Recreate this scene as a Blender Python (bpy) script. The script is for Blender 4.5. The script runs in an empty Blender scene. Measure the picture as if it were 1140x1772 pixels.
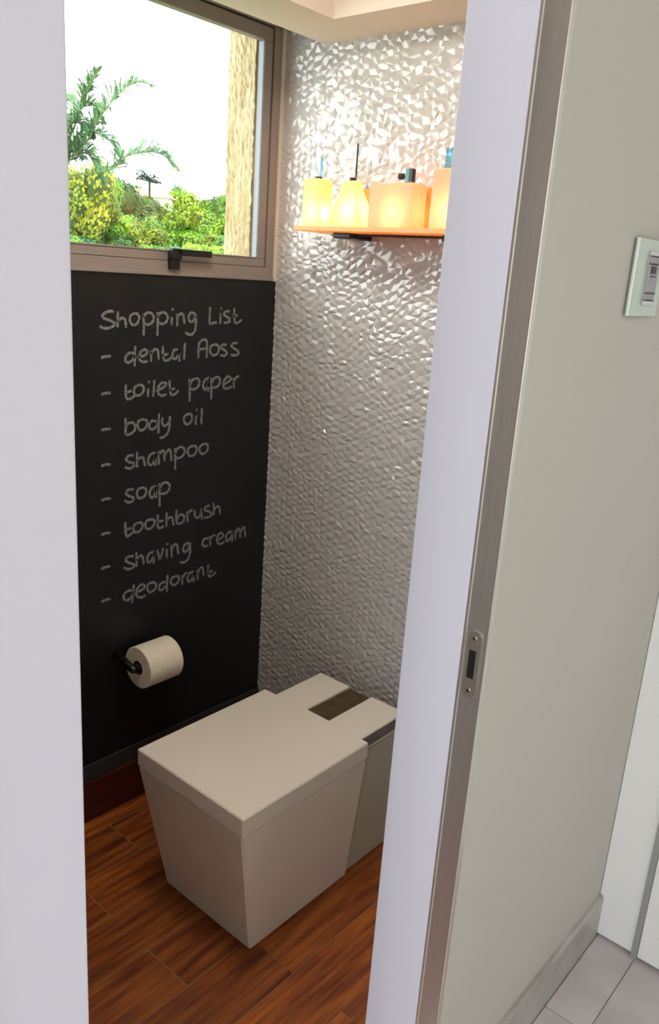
import bpy, bmesh, math, random
from mathutils import Vector, Matrix, noise

C = bpy.context.scene.collection
S = bpy.context.scene
rnd = random.Random(7)

# ------------------------------------------------------------------ camera
F_PX, YAW, PITCH, ROLL = 1395.426, 0.695406, 0.286643, 0.068474
CAM = Vector((1.62788, -1.72092, 1.60697))
def cam_axes():
    f = Vector((-math.sin(YAW)*math.cos(PITCH), math.cos(YAW)*math.cos(PITCH), -math.sin(PITCH)))
    r = f.cross(Vector((0, 0, 1))).normalized(); u = r.cross(f)
    c, s = math.cos(ROLL), math.sin(ROLL)
    return c*r + s*u, -s*r + c*u, f
r_, u_, f_ = cam_axes()
cd = bpy.data.cameras.new('camera'); cam = bpy.data.objects.new('camera', cd); C.objects.link(cam)
cam.matrix_world = Matrix(((r_.x, u_.x, -f_.x, CAM.x), (r_.y, u_.y, -f_.y, CAM.y), (r_.z, u_.z, -f_.z, CAM.z), (0, 0, 0, 1)))
cd.sensor_fit = 'VERTICAL'; cd.sensor_height = 36.0; cd.lens = F_PX/1772*36.0
cd.clip_start = 0.02; cd.clip_end = 500
S.camera = cam

# ------------------------------------------------------------------ world, sun, large lights, exposure
SKY_STRENGTH = 4.5
w = bpy.data.worlds.new('overcast_sky'); S.world = w; w.use_nodes = True
bg = w.node_tree.nodes['Background']; bg.inputs[0].default_value = (0.95, 0.98, 1.0, 1); bg.inputs[1].default_value = SKY_STRENGTH
def light(name, kind, loc, energy, color, target=None, size=None, size_y=None, radius=None, angle=None):
    l = bpy.data.lights.new(name, kind); o = bpy.data.objects.new(name, l); C.objects.link(o)
    o.location = loc; l.energy = energy; l.color = color
    if target is not None: o.rotation_euler = (Vector(target)-Vector(loc)).to_track_quat('-Z', 'Y').to_euler()
    if size: l.size = size
    if size_y: l.shape = 'RECTANGLE'; l.size_y = size_y
    if radius is not None: l.shadow_soft_size = radius
    if angle is not None: l.angle = angle
    return o
light('sun', 'SUN', (6, -6, 12), 3.2, (1, .93, .8), target=(-2, 0, 2), angle=math.radians(3))
light('hall_window_daylight', 'AREA', (2.2, -3.85, 1.35), 15, (.80, .86, 1.0), target=(1.3, 0, 1.15), size=1.5, size_y=2.3)
light('hall_top_fill', 'AREA', (2.6, -0.9, 2.5), 1.5, (1, .95, .86), target=(1.8, -0.8, 0), size=.6, size_y=.6)  # unseen fill added above the hall, no fixture modelled
light('hall_side_fill', 'AREA', (3.15, -1.1, 1.25), 8.8, (1, .96, .90), target=(0, -.6, .7), size=1.2, size_y=2.0)  # unseen area light added at the hall's side to brighten the toilet room
light('toilet_room_fill', 'AREA', (.46, -.74, 2.35), 11.0, (1, .93, .85), target=(.46, -.50, 0), size=.3, size_y=.3)  # unseen fill added over the toilet to brighten the room
S.view_settings.view_transform = 'Standard'; S.view_settings.look = 'None'
S.view_settings.gamma = 1; S.view_settings.use_curve_mapping = False
S.view_settings.exposure = 0.0

# ------------------------------------------------------------------ materials
def mat(name, color, rough=.5, metal=0, spec=.5, var=0.0, scale=8, stretch=(1, 1, 1), bump=0.0, bscale=60, color2=None,
        objrand=0.0, coat=0.0, detail=4, sub=0.0):
    m = bpy.data.materials.new(name); m.use_nodes = True
    nt = m.node_tree; b = nt.nodes['Principled BSDF']; L = nt.links
    b.inputs['Base Color'].default_value = (*color, 1); b.inputs['Roughness'].default_value = rough
    b.inputs['Metallic'].default_value = metal; b.inputs['Specular IOR Level'].default_value = spec
    b.inputs['Coat Weight'].default_value = coat; b.inputs['Coat Roughness'].default_value = .12
    if sub: b.inputs['Subsurface Weight'].default_value = sub; b.inputs['Subsurface Radius'].default_value = (.02, .015, .01)
    tc = nt.nodes.new('ShaderNodeTexCoord'); mp = nt.nodes.new('ShaderNodeMapping'); mp.inputs['Scale'].default_value = stretch
    L.new(tc.outputs['Object'], mp.inputs['Vector'])
    vec = mp.outputs['Vector']
    if objrand:
        oi = nt.nodes.new('ShaderNodeObjectInfo'); ad = nt.nodes.new('ShaderNodeVectorMath'); ad.operation = 'MULTIPLY_ADD'
        cmb = nt.nodes.new('ShaderNodeCombineXYZ')
        for k in range(3): L.new(oi.outputs['Random'], cmb.inputs[k])
        L.new(cmb.outputs[0], ad.inputs[0]); ad.inputs[1].default_value = (37, 91, 53); L.new(vec, ad.inputs[2]); vec = ad.outputs[0]
    if var or color2:
        n = nt.nodes.new('ShaderNodeTexNoise'); n.inputs['Scale'].default_value = scale; n.inputs['Detail'].default_value = detail
        L.new(vec, n.inputs['Vector'])
        rp = nt.nodes.new('ShaderNodeValToRGB'); c2 = color2 or tuple(c*(1-var) for c in color)
        rp.color_ramp.elements[0].position = .35; rp.color_ramp.elements[1].position = .65
        rp.color_ramp.elements[0].color = (*c2, 1); rp.color_ramp.elements[1].color = (*color, 1)
        L.new(n.outputs['Fac'], rp.inputs[0]); out = rp.outputs[0]
        if objrand:
            hs = nt.nodes.new('ShaderNodeHueSaturation'); mr = nt.nodes.new('ShaderNodeMapRange')
            mr.inputs['To Min'].default_value = 1-objrand; mr.inputs['To Max'].default_value = 1+objrand
            L.new(oi.outputs['Random'], mr.inputs[0]); L.new(mr.outputs[0], hs.inputs['Value']); L.new(out, hs.inputs['Color']); out = hs.outputs[0]
        L.new(out, b.inputs['Base Color'])
    if bump:
        n2 = nt.nodes.new('ShaderNodeTexNoise'); n2.inputs['Scale'].default_value = bscale; n2.inputs['Detail'].default_value = 5
        L.new(vec, n2.inputs['Vector']); bp = nt.nodes.new('ShaderNodeBump'); bp.inputs['Strength'].default_value = bump
        bp.inputs['Distance'].default_value = .01
        L.new(n2.outputs['Fac'], bp.inputs['Height']); L.new(bp.outputs[0], b.inputs['Normal'])
    return m

def translucent(name, col, mix=.6, rough=.3):
    m = bpy.data.materials.new(name); m.use_nodes = True; nt = m.node_tree; L = nt.links
    b = nt.nodes['Principled BSDF']; b.inputs['Base Color'].default_value = (*col, 1); b.inputs['Roughness'].default_value = rough
    t = nt.nodes.new('ShaderNodeBsdfTranslucent'); t.inputs[0].default_value = (*col, 1)
    mx = nt.nodes.new('ShaderNodeMixShader'); mx.inputs[0].default_value = mix
    L.new(b.outputs[0], mx.inputs[1]); L.new(t.outputs[0], mx.inputs[2]); L.new(mx.outputs[0], nt.nodes['Material Output'].inputs[0])
    return m
def thin_glass(name, tint=(1, 1, 1), refl=.5):
    m = bpy.data.materials.new(name); m.use_nodes = True; nt = m.node_tree; L = nt.links
    for n in list(nt.nodes):
        if n.type == 'BSDF_PRINCIPLED': nt.nodes.remove(n)
    t = nt.nodes.new('ShaderNodeBsdfTransparent'); t.inputs[0].default_value = (*tint, 1)
    g = nt.nodes.new('ShaderNodeBsdfGlossy'); g.inputs['Roughness'].default_value = .01; g.inputs[0].default_value = (1, 1, 1, 1)
    lw = nt.nodes.new('ShaderNodeFresnel'); lw.inputs[0].default_value = 1.3+refl*.4
    mx = nt.nodes.new('ShaderNodeMixShader'); gm = nt.nodes.new('ShaderNodeNewGeometry'); mf = nt.nodes.new('ShaderNodeMath'); mf.operation = 'MULTIPLY_ADD'
    mf.inputs[1].default_value = -1; mf.inputs[2].default_value = 1; L.new(gm.outputs['Backfacing'], mf.inputs[0])
    mm = nt.nodes.new('ShaderNodeMath'); mm.operation = 'MULTIPLY'; L.new(lw.outputs[0], mm.inputs[0]); L.new(mf.outputs[0], mm.inputs[1]); L.new(mm.outputs[0], mx.inputs[0]); L.new(t.outputs[0], mx.inputs[1]); L.new(g.outputs[0], mx.inputs[2])
    L.new(mx.outputs[0], nt.nodes['Material Output'].inputs[0])
    return m

M = {}
M['white_paint'] = mat('white_lacquer', (.65, .65, .745), .45, bump=.02, bscale=300)
M['beige_wall'] = mat('beige_wall_paint', (.54, .525, .475), .6, var=.03, scale=2, bump=.03, bscale=200)
M['ceiling'] = mat('ceiling_plaster', (.84, .74, .63), .7)
M['plaster'] = mat('white_plaster', (.70, .62, .56), .6)
M['chalk_paint'] = mat('blackboard_paint', (.006, .006, .0065), .40, spec=.35, color2=(.009, .009, .010), scale=5, bump=.05, bscale=400)
M['dark_strip'] = mat('dark_grey_strip', (.024, .026, .026), .5)
M['skirting_wood'] = mat('dark_red_wood', (.075, .010, .004), .4, color2=(.03, .004, .003), scale=9, stretch=(6, .6, 6))
M['plank'] = mat('red_brown_wood_plank', (.37, .10, .014), .42, color2=(.13, .022, .004), scale=11, stretch=(5.0, .40, 5), bump=.05, bscale=25, objrand=.22, detail=7)
M['joint'] = mat('tan_joint', (.34, .20, .10), .8)
M['pearl'] = mat('pearl_relief', (.60, .575, .55), .15, metal=.13, spec=.6, coat=.0)
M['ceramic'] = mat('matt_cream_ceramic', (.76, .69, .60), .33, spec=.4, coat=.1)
M['ceramic_side'] = mat('cream_ceramic_rear_reflection', (.50, .47, .38), .4)  # greenish reflection on the rear side, put into the base colour
M['bronze'] = mat('bronze_panel', (.10, .07, .035), .45, metal=.6, color2=(.16, .11, .055), scale=30)
M['steel_dull'] = mat('dull_steel', (.36, .34, .32), .45, metal=.7, color2=(.25, .24, .23), scale=20)
M['black'] = mat('black_plastic', (.006, .006, .006), .35)
M['void'] = mat('dark_recess', (.002, .002, .002), .9)
M['paper'] = mat('tissue_paper', (.80, .72, .58), .9, var=.05, scale=40, bump=.1, bscale=200, sub=.1)
M['chrome_dark'] = mat('dark_chrome', (.05, .05, .05), .2, metal=.9)
M['chrome'] = mat('chrome', (.7, .7, .7), .15, metal=1)
M['alu'] = mat('brushed_aluminium', (.74, .71, .67), .32, metal=.85, color2=(.66, .62, .58), scale=20, stretch=(60, 60, .4))
M['keeper'] = mat('satin_nickel', (.42, .38, .32), .38, metal=.8)
M['frame'] = mat('taupe_aluminium_frame', (.30, .25, .22), .42, metal=.15, var=.06, scale=4)
M['sky_tint'] = mat('pale_blue_sky_reflection', (.30, .36, .42), .3)  # bluish sky reflection painted as a base colour
M['gasket'] = mat('brown_rubber_gasket', (.05, .025, .015), .6)
M['chalk'] = mat('grey_chalk', (.27, .27, .27), .95, spec=0, color2=(.14, .14, .14), scale=160, detail=2)
M['smudge'] = mat('chalk_smudge', (.013, .013, .014), .5, color2=(.018, .018, .018), scale=3)
M['marble'] = mat('white_marble', (.60, .55, .56), .3, color2=(.50, .46, .46), scale=3.5, stretch=(1, 2.5, 1), objrand=.05, detail=6)
M['marble_base'] = mat('grey_marble', (.46, .45, .42), .35, color2=(.33, .32, .29), scale=7, stretch=(3, 1, 2), detail=6)
M['grout'] = mat('grey_grout', (.36, .35, .34), .8)
M['cabinet_white'] = mat('white_panel', (.70, .71, .70), .35)
M['groove'] = mat('grey_channel', (.33, .34, .33), .4, metal=.4)
M['plate_glass'] = mat('pale_green_glass_plate', (.50, .60, .52), .12, spec=.6, coat=.4)
M['plate_shade'] = mat('shaded_plate_edge', (.16, .13, .12), .4)  # shaded side of the plate's thickness, painted as a dark colour
M['switch_grey'] = mat('silver_grey_switch', (.33, .33, .33), .35, metal=.3)
M['switch_light'] = mat('light_switch_cap', (.62, .62, .64), .25)
M['stucco'] = mat('rough_ochre_stucco', (.68, .58, .36), .9, color2=(.46, .34, .16), scale=22, stretch=(2.5, 2.5, .35), bump=1.0, bscale=60, detail=8)
M['amber'] = translucent('frosted_amber_glass', (1.0, .65, .46), .6)
M['amber_deep'] = translucent('deep_orange_glass', (1.0, .55, .25), .6)
M['amber_pale'] = translucent('pale_yellow_glass', (1.0, .90, .50), .7)
M['shelf_glass'] = translucent('orange_shelf_glass', (1.0, .70, .34), .5)
M['clear'] = thin_glass('clear_glass', (.93, .95, .96), .6)
M['blue_clear'] = thin_glass('blue_tinted_glass', (.55, .85, 1.0), .6)
M['teal'] = mat('teal_cap', (.10, .25, .26), .25)
M['pane'] = thin_glass('window_pane', (.97, .99, .98), .5)
M['trunk'] = mat('tree_bark', (.05, .045, .03), .9, var=.3)
M['palm_leaf'] = mat('palm_leaf', (.09, .19, .05), .6, color2=(.06, .15, .07), scale=3)
M['palm_far'] = mat('distant_palm_leaf', (.03, .065, .045), .7)
M['palm_stem'] = mat('palm_midrib', (.14, .17, .04), .6)
M['grass'] = mat('hillside_green', (.10, .20, .03), .9, color2=(.05, .12, .02), scale=.6)
M['roof_tile'] = mat('tan_roof', (.60, .36, .22), .8)
M['brown_wall'] = mat('brown_wall', (.20, .15, .10), .7)
M['leaf_shade'] = mat('shaded_inner_foliage', (.05, .10, .015), .95, color2=(.03, .06, .01), scale=3)  # inner blobs darkened to paint the shade between the leaves
M['house_wall'] = mat('cream_house_wall', (.75, .68, .60), .8)
LEAF = [mat('leaf_green_%s' % n, c, .75, color2=c2, scale=1.3, objrand=.15) for n, c, c2 in (
    ('bright', (.26, .46, .015), (.10, .24, .015)), ('mid', (.15, .32, .03), (.05, .15, .02)), ('dark', (.08, .16, .035), (.03, .08, .02)),
    ('yellow', (.32, .34, .02), (.15, .20, .015)), ('cool', (.08, .25, .07), (.03, .12, .05)))]

# ------------------------------------------------------------------ helpers
def props(o, label=None, cat=None, group=None, kind=None):
    if label: o['label'] = label
    if cat: o['category'] = cat
    if group: o['group'] = group
    if kind: o['kind'] = kind
    return o
def obj(name, bm, m, parent=None, smooth=False, **k):
    me = bpy.data.meshes.new(name); bm.to_mesh(me); bm.free()
    for mm in (m if isinstance(m, (list, tuple)) else [m]): me.materials.append(mm)
    if smooth:
        for p in me.polygons: p.use_smooth = True
    o = bpy.data.objects.new(name, me); C.objects.link(o)
    if parent is not None: o.parent = parent; o.matrix_parent_inverse = Matrix.Translation(-parent.location) if parent.location.length else Matrix()
    return props(o, **k)
def thing(name, label, cat, loc=(0, 0, 0), group=None):
    o = bpy.data.objects.new(name, None); C.objects.link(o); o.location = loc; o.empty_display_size = .05
    return props(o, label, cat, group)
def box(x0, x1, y0, y1, z0, z1, bev=0, seg=2, bm=None):
    b = bmesh.new()
    v = [b.verts.new(p) for p in ((x0, y0, z0), (x1, y0, z0), (x1, y1, z0), (x0, y1, z0), (x0, y0, z1), (x1, y0, z1), (x1, y1, z1), (x0, y1, z1))]
    for f in ((0, 3, 2, 1), (4, 5, 6, 7), (0, 1, 5, 4), (1, 2, 6, 5), (2, 3, 7, 6), (3, 0, 4, 7)): b.faces.new([v[i] for i in f])
    if bev: bmesh.ops.bevel(b, geom=b.edges[:], offset=bev, segments=seg, affect='EDGES', profile=.5)
    return join(bm, b)
def join(bm, b):
    if bm is None: return b
    me = bpy.data.meshes.new('tmp'); b.to_mesh(me); b.free(); bm.from_mesh(me); bpy.data.meshes.remove(me)
    return bm
def loft(rings, bev=0, seg=2, bm=None, caps=True):
    """closed rings of points, same count, joined in order"""
    b = bmesh.new(); R = [[b.verts.new(p) for p in r] for r in rings]; n = len(R[0])
    for a, c in zip(R, R[1:]):
        for i in range(n): b.faces.new((a[i], a[(i+1) % n], c[(i+1) % n], c[i]))
    if caps: b.faces.new(list(reversed(R[0]))); b.faces.new(R[-1])
    bmesh.ops.recalc_face_normals(b, faces=b.faces[:])
    if bev: bmesh.ops.bevel(b, geom=[e for e in b.edges if len(e.link_faces) == 2 and e.calc_face_angle(0) > .3], offset=bev, segments=seg, affect='EDGES')
    return join(bm, b)
def prism(pts, z0, z1, bev=0, seg=2, bm=None):
    return loft([[(x, y, z0) for x, y in pts], [(x, y, z1) for x, y in pts]], bev, seg, bm)
def cyl(a, b_, r, n=24, r2=None, bm=None, hole=0):
    a = Vector(a); b_ = Vector(b_); d = (b_-a).normalized(); q = d.to_track_quat('Z', 'Y')
    r2 = r if r2 is None else r2
    ring = lambda c, rr: [c + q @ Vector((rr*math.cos(t*2*math.pi/n), rr*math.sin(t*2*math.pi/n), 0)) for t in range(n)]
    if hole: return loft([ring(a, hole), ring(a, r), ring(b_, r2), ring(b_, hole), ring(a, hole)], 0, 2, bm, caps=False)
    return loft([ring(a, r), ring(b_, r2)], 0, 2, bm)
def tube(pts, rad, n=8, bm=None):
    pts = [Vector(p) for p in pts]; rings = []
    for i, p in enumerate(pts):
        d = (pts[min(i+1, len(pts)-1)]-pts[max(i-1, 0)]).normalized(); q = d.to_track_quat('Z', 'Y')
        rr = rad[i] if isinstance(rad, (list, tuple)) else rad
        rings.append([p + q @ Vector((rr*math.cos(t*2*math.pi/n), rr*math.sin(t*2*math.pi/n), 0)) for t in range(n)])
    return loft(rings, 0, 2, bm)
def spline(pts, k=5):
    out = []
    for i in range(len(pts)-1):
        p0 = pts[max(i-1, 0)]; p1 = pts[i]; p2 = pts[i+1]; p3 = pts[min(i+2, len(pts)-1)]
        for j in range(k):
            t = j/k
            out.append(tuple(.5*((2*b)+(-a+c)*t+(2*a-5*b+4*c-d)*t*t+(-a+3*b-3*c+d)*t**3) for a, b, c, d in zip(p0, p1, p2, p3)))
    out.append(tuple(pts[-1])); return out

WRITING = [
  [[(-.4691,1.477),(-.4798,1.4787),(-.4946,1.475),(-.5032,1.4679),(-.4991,1.4609),(-.4822,1.4556),(-.4695,1.4503),(-.4695,1.4431),(-.4825,1.4371),(-.4995,1.4361),(-.512,1.4408)],[(-.4571,1.4789),(-.4581,1.4593),(-.4588,1.4377)],[(-.4582,1.4521),(-.4477,1.4611),(-.4368,1.4593),(-.4338,1.4521),(-.4325,1.4369)],[(-.4034,1.4747),(-.4168,1.4685),(-.4205,1.4558),(-.4125,1.4448),(-.399,1.4466),(-.3908,1.4595),(-.3944,1.4704),(-.4034,1.4747)],[(-.3771,1.4742),(-.3762,1.4448),(-.3762,1.4151)],[(-.3762,1.4632),(-.3693,1.4736),(-.3532,1.4752),(-.3438,1.4634),(-.3484,1.4503),(-.3624,1.4448),(-.3739,1.4485)],[(-.3307,1.4784),(-.3305,1.4485),(-.3313,1.4145)],[(-.3306,1.4634),(-.3227,1.4747),(-.3084,1.4767),(-.2972,1.4674),(-.3,1.4541),(-.3129,1.4466),(-.3272,1.4503)],[(-.2827,1.4656),(-.2833,1.4427)],[(-.2829,1.4871),(-.2761,1.4834)],[(-.2646,1.4733),(-.2631,1.4408)],[(-.263,1.4638),(-.2547,1.4734),(-.2448,1.4734),(-.2411,1.4639),(-.2377,1.4465)],[(-.2007,1.4738),(-.212,1.4776),(-.2221,1.4717),(-.2228,1.4581),(-.2166,1.4523),(-.2054,1.4562),(-.1995,1.4699)],[(-.1991,1.4738),(-.1971,1.4523),(-.1996,1.4288),(-.2107,1.4179),(-.2235,1.418),(-.2353,1.4232)],[(-.1458,1.494),(-.1466,1.4683),(-.146,1.4484),(-.1326,1.4492),(-.1191,1.4504)],[(-.1065,1.4773),(-.1053,1.4464)],[(-.1059,1.4918),(-.1014,1.4886)],[(-.0708,1.4829),(-.0874,1.4807),(-.0926,1.4726),(-.0813,1.4666),(-.0699,1.4606),(-.0724,1.4525),(-.0917,1.4492)],[(-.0526,1.4912),(-.0515,1.4648),(-.048,1.4504),(-.0355,1.4504),(-.0215,1.4587)],[(-.059,1.468),(-.0382,1.4714)]],
  [[(-.51,1.3611),(-.4985,1.3644),(-.48,1.3649)],[(-.4083,1.3702),(-.4209,1.372),(-.4317,1.3642),(-.4353,1.3532),(-.4264,1.3462),(-.4129,1.3524),(-.4051,1.3653)],[(-.4037,1.3902),(-.4047,1.3596),(-.4061,1.3353)],[(-.3923,1.36),(-.3715,1.3643),(-.3645,1.3728),(-.3715,1.3794),(-.3831,1.3759),(-.39,1.3648),(-.39,1.3535),(-.3785,1.3467),(-.3621,1.3477)],[(-.3519,1.377),(-.3518,1.3446)],[(-.3514,1.3675),(-.341,1.3787),(-.3301,1.3765),(-.3281,1.3669),(-.3251,1.3502)],[(-.3124,1.3883),(-.3122,1.3645),(-.3072,1.3489),(-.2949,1.3484),(-.2827,1.3559)],[(-.3136,1.3614),(-.2927,1.3659)],[(-.2606,1.3767),(-.2731,1.3751),(-.2794,1.3636),(-.2752,1.3517),(-.2653,1.3533),(-.2579,1.3649),(-.2556,1.3766)],[(-.2566,1.3766),(-.2553,1.3589),(-.2541,1.3431)],[(-.2358,1.3946),(-.2373,1.3703),(-.2384,1.3473)],[(-.1857,1.3508),(-.1863,1.375),(-.1815,1.3949),(-.1659,1.4026),(-.1551,1.3964),(-.1545,1.3762),(-.1548,1.3498)],[(-.1863,1.3737),(-.1599,1.378)],[(-.1279,1.3878),(-.1402,1.382),(-.1419,1.3678),(-.1323,1.3573),(-.116,1.3597),(-.1082,1.3731),(-.1141,1.3855),(-.1279,1.3878)],[(-.0781,1.3868),(-.0976,1.3852),(-.1001,1.377),(-.0859,1.3705),(-.0771,1.362),(-.0853,1.3547),(-.1021,1.3564)],[(-.0328,1.3902),(-.0528,1.3897),(-.0593,1.3815),(-.0435,1.3728),(-.0298,1.364),(-.0369,1.3545),(-.0599,1.356)]],
  [[(-.5107,1.2668),(-.4977,1.2697),(-.4812,1.269)],[(-.4335,1.2894),(-.435,1.2706),(-.4315,1.2513),(-.4202,1.2498),(-.4064,1.2565)],[(-.4332,1.2667),(-.4155,1.2709)],[(-.3924,1.2852),(-.4049,1.2802),(-.4086,1.267),(-.4017,1.2577),(-.3855,1.259),(-.3752,1.2707),(-.3799,1.2826),(-.3924,1.2852)],[(-.361,1.2737),(-.3629,1.2505)],[(-.362,1.2939),(-.3563,1.2898)],[(-.3406,1.2959),(-.3419,1.2726),(-.3442,1.25)],[(-.3293,1.2671),(-.3089,1.2738),(-.2991,1.2819),(-.309,1.2872),(-.3212,1.2831),(-.3284,1.2698),(-.3273,1.2591),(-.3161,1.2513),(-.2989,1.2541)],[(-.2884,1.2932),(-.2866,1.2693),(-.2829,1.2531),(-.2713,1.2515),(-.2563,1.2614)],[(-.289,1.2646),(-.2691,1.269)],[(-.2168,1.2935),(-.2155,1.2568),(-.2149,1.2273)],[(-.2153,1.2731),(-.2052,1.2889),(-.1868,1.292),(-.1801,1.2794),(-.1862,1.2674),(-.2019,1.2609),(-.2125,1.2648)],[(-.1411,1.2918),(-.1557,1.2884),(-.1661,1.2745),(-.1619,1.2597),(-.1538,1.2605),(-.1444,1.2732),(-.1411,1.2897)],[(-.1428,1.2918),(-.1454,1.2691),(-.147,1.2505)],[(-.1357,1.2915),(-.1341,1.2601),(-.1331,1.2285)],[(-.1334,1.2726),(-.1246,1.2889),(-.1081,1.2922),(-.1005,1.2813),(-.1072,1.267),(-.1237,1.2616),(-.1332,1.2664)],[(-.0849,1.2699),(-.068,1.2754),(-.057,1.2854),(-.0687,1.2924),(-.0815,1.2845),(-.0866,1.2721),(-.0844,1.2593),(-.0701,1.2563),(-.0531,1.2617)],[(-.0472,1.2871),(-.0441,1.2547)],[(-.0455,1.2741),(-.0368,1.2865),(-.0242,1.2915)]],
  [[(-.5123,1.1728),(-.4992,1.1742),(-.4825,1.1733)],[(-.4355,1.1989),(-.4357,1.1737),(-.4359,1.1523)],[(-.4348,1.1737),(-.4251,1.1836),(-.4113,1.1831),(-.4043,1.1727),(-.409,1.1594),(-.422,1.1528),(-.4345,1.1522)],[(-.3808,1.1902),(-.394,1.1855),(-.3959,1.1719),(-.3879,1.1604),(-.3737,1.163),(-.3641,1.1748),(-.3675,1.1862),(-.3808,1.1902)],[(-.3327,1.1799),(-.3473,1.1832),(-.3559,1.174),(-.3569,1.1641),(-.3448,1.1589),(-.3326,1.1658),(-.3268,1.1753)],[(-.324,1.2012),(-.3248,1.1711),(-.3256,1.1449)],[(-.3106,1.19),(-.313,1.1761),(-.3079,1.1655),(-.2979,1.1666),(-.288,1.1758)],[(-.2857,1.1919),(-.2868,1.1635),(-.2927,1.1436),(-.3076,1.1328),(-.3215,1.1323)],[(-.2162,1.1922),(-.2308,1.1872),(-.2358,1.1752),(-.2272,1.1628),(-.213,1.164),(-.2053,1.1767),(-.2082,1.1886),(-.2162,1.1922)],[(-.1895,1.1837),(-.191,1.1565)],[(-.19,1.2034),(-.1856,1.1992)],[(-.1685,1.205),(-.169,1.1819),(-.1699,1.1557)]],
  [[(-.5139,1.0757),(-.5006,1.0783),(-.4837,1.0764)],[(-.4093,1.0918),(-.4256,1.0931),(-.4349,1.0851),(-.4257,1.0759),(-.4093,1.0698),(-.4117,1.06),(-.4258,1.0571),(-.4383,1.0636)],[(-.3989,1.1006),(-.398,1.0784),(-.399,1.0562)],[(-.3975,1.0743),(-.388,1.0831),(-.3784,1.0819),(-.375,1.0713),(-.3712,1.0565)],[(-.3371,1.0911),(-.3508,1.0887),(-.3605,1.0756),(-.359,1.0611),(-.3492,1.0577),(-.3394,1.0688),(-.3361,1.0889)],[(-.3361,1.091),(-.336,1.0704),(-.3369,1.0532)],[(-.3247,1.0937),(-.3244,1.0544)],[(-.3241,1.0813),(-.3148,1.0925),(-.3062,1.0907),(-.3029,1.062)],[(-.3021,1.0786),(-.2921,1.0931),(-.2829,1.0895),(-.2789,1.0589)],[(-.2666,1.0972),(-.265,1.0613),(-.2646,1.0316)],[(-.2648,1.0781),(-.2562,1.0939),(-.2396,1.0962),(-.2299,1.0845),(-.2349,1.0723),(-.2505,1.0645),(-.2636,1.0675)],[(-.1992,1.0958),(-.2141,1.0911),(-.2192,1.0789),(-.2109,1.0664),(-.1948,1.0674),(-.1859,1.0792),(-.1883,1.0911),(-.1992,1.0958)],[(-.1545,1.0959),(-.1698,1.0924),(-.175,1.0801),(-.1675,1.0671),(-.151,1.0685),(-.1419,1.0805),(-.1445,1.093),(-.1545,1.0959)]],
  [[(-.5155,.9803),(-.5021,.9828),(-.485,.9807)],[(-.4096,.9945),(-.4262,.9971),(-.4356,.9884),(-.4263,.9787),(-.4107,.9708),(-.4145,.9615),(-.4287,.9607),(-.4404,.9688)],[(-.3808,.9962),(-.3953,.9923),(-.3992,.9784),(-.3915,.9668),(-.3769,.9677),(-.3671,.9795),(-.3701,.9916),(-.3808,.9962)],[(-.334,.9931),(-.3465,.9909),(-.3553,.9776),(-.3523,.9645),(-.3439,.961),(-.3364,.9745),(-.3325,.9908)],[(-.3331,.9942),(-.3329,.974),(-.3328,.957)],[(-.3215,.9996),(-.3203,.9635),(-.32,.9293)],[(-.3199,.9804),(-.3114,.996),(-.2962,.9979),(-.2848,.9898),(-.2867,.9751),(-.2984,.9663),(-.3162,.9671)]],
  [[(-.5171,.8825),(-.5036,.8851),(-.4872,.883)],[(-.4376,.9052),(-.4387,.8824),(-.4341,.8626),(-.4221,.8644),(-.4101,.8704)],[(-.4373,.8821),(-.4182,.8834)],[(-.393,.8946),(-.4076,.891),(-.411,.8769),(-.4028,.8676),(-.3882,.8702),(-.3798,.8814),(-.3833,.8918),(-.393,.8946)],[(-.3511,.896),(-.367,.8938),(-.37,.8795),(-.361,.8691),(-.346,.8718),(-.338,.8819),(-.341,.8932),(-.3511,.896)],[(-.3259,.9055),(-.3268,.884),(-.3247,.8663),(-.3129,.864),(-.3052,.869)],[(-.3283,.8839),(-.3053,.8843)],[(-.2942,.907),(-.295,.8845),(-.2947,.8626)],[(-.2939,.88),(-.2846,.8891),(-.2741,.8872),(-.2713,.8757),(-.2685,.8619)],[(-.2575,.9083),(-.2583,.8864),(-.2553,.8638)],[(-.256,.8794),(-.245,.8906),(-.2315,.8868),(-.2286,.8743),(-.2365,.8646),(-.2526,.8632)],[(-.2182,.8968),(-.2148,.8627)],[(-.2163,.8831),(-.2073,.8949),(-.1963,.8965)],[(-.188,.8959),(-.1865,.8776),(-.1791,.8695),(-.1679,.8719),(-.1626,.8846)],[(-.1629,.896),(-.1591,.8589)],[(-.129,.8991),(-.1461,.8975),(-.1486,.8889),(-.1342,.8817),(-.1207,.8724),(-.1279,.8632),(-.1508,.8642)],[(-.1148,.9058),(-.1113,.8845),(-.1117,.8639)],[(-.111,.8776),(-.1015,.8897),(-.091,.8888),(-.0877,.878),(-.0842,.8635)]],
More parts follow.
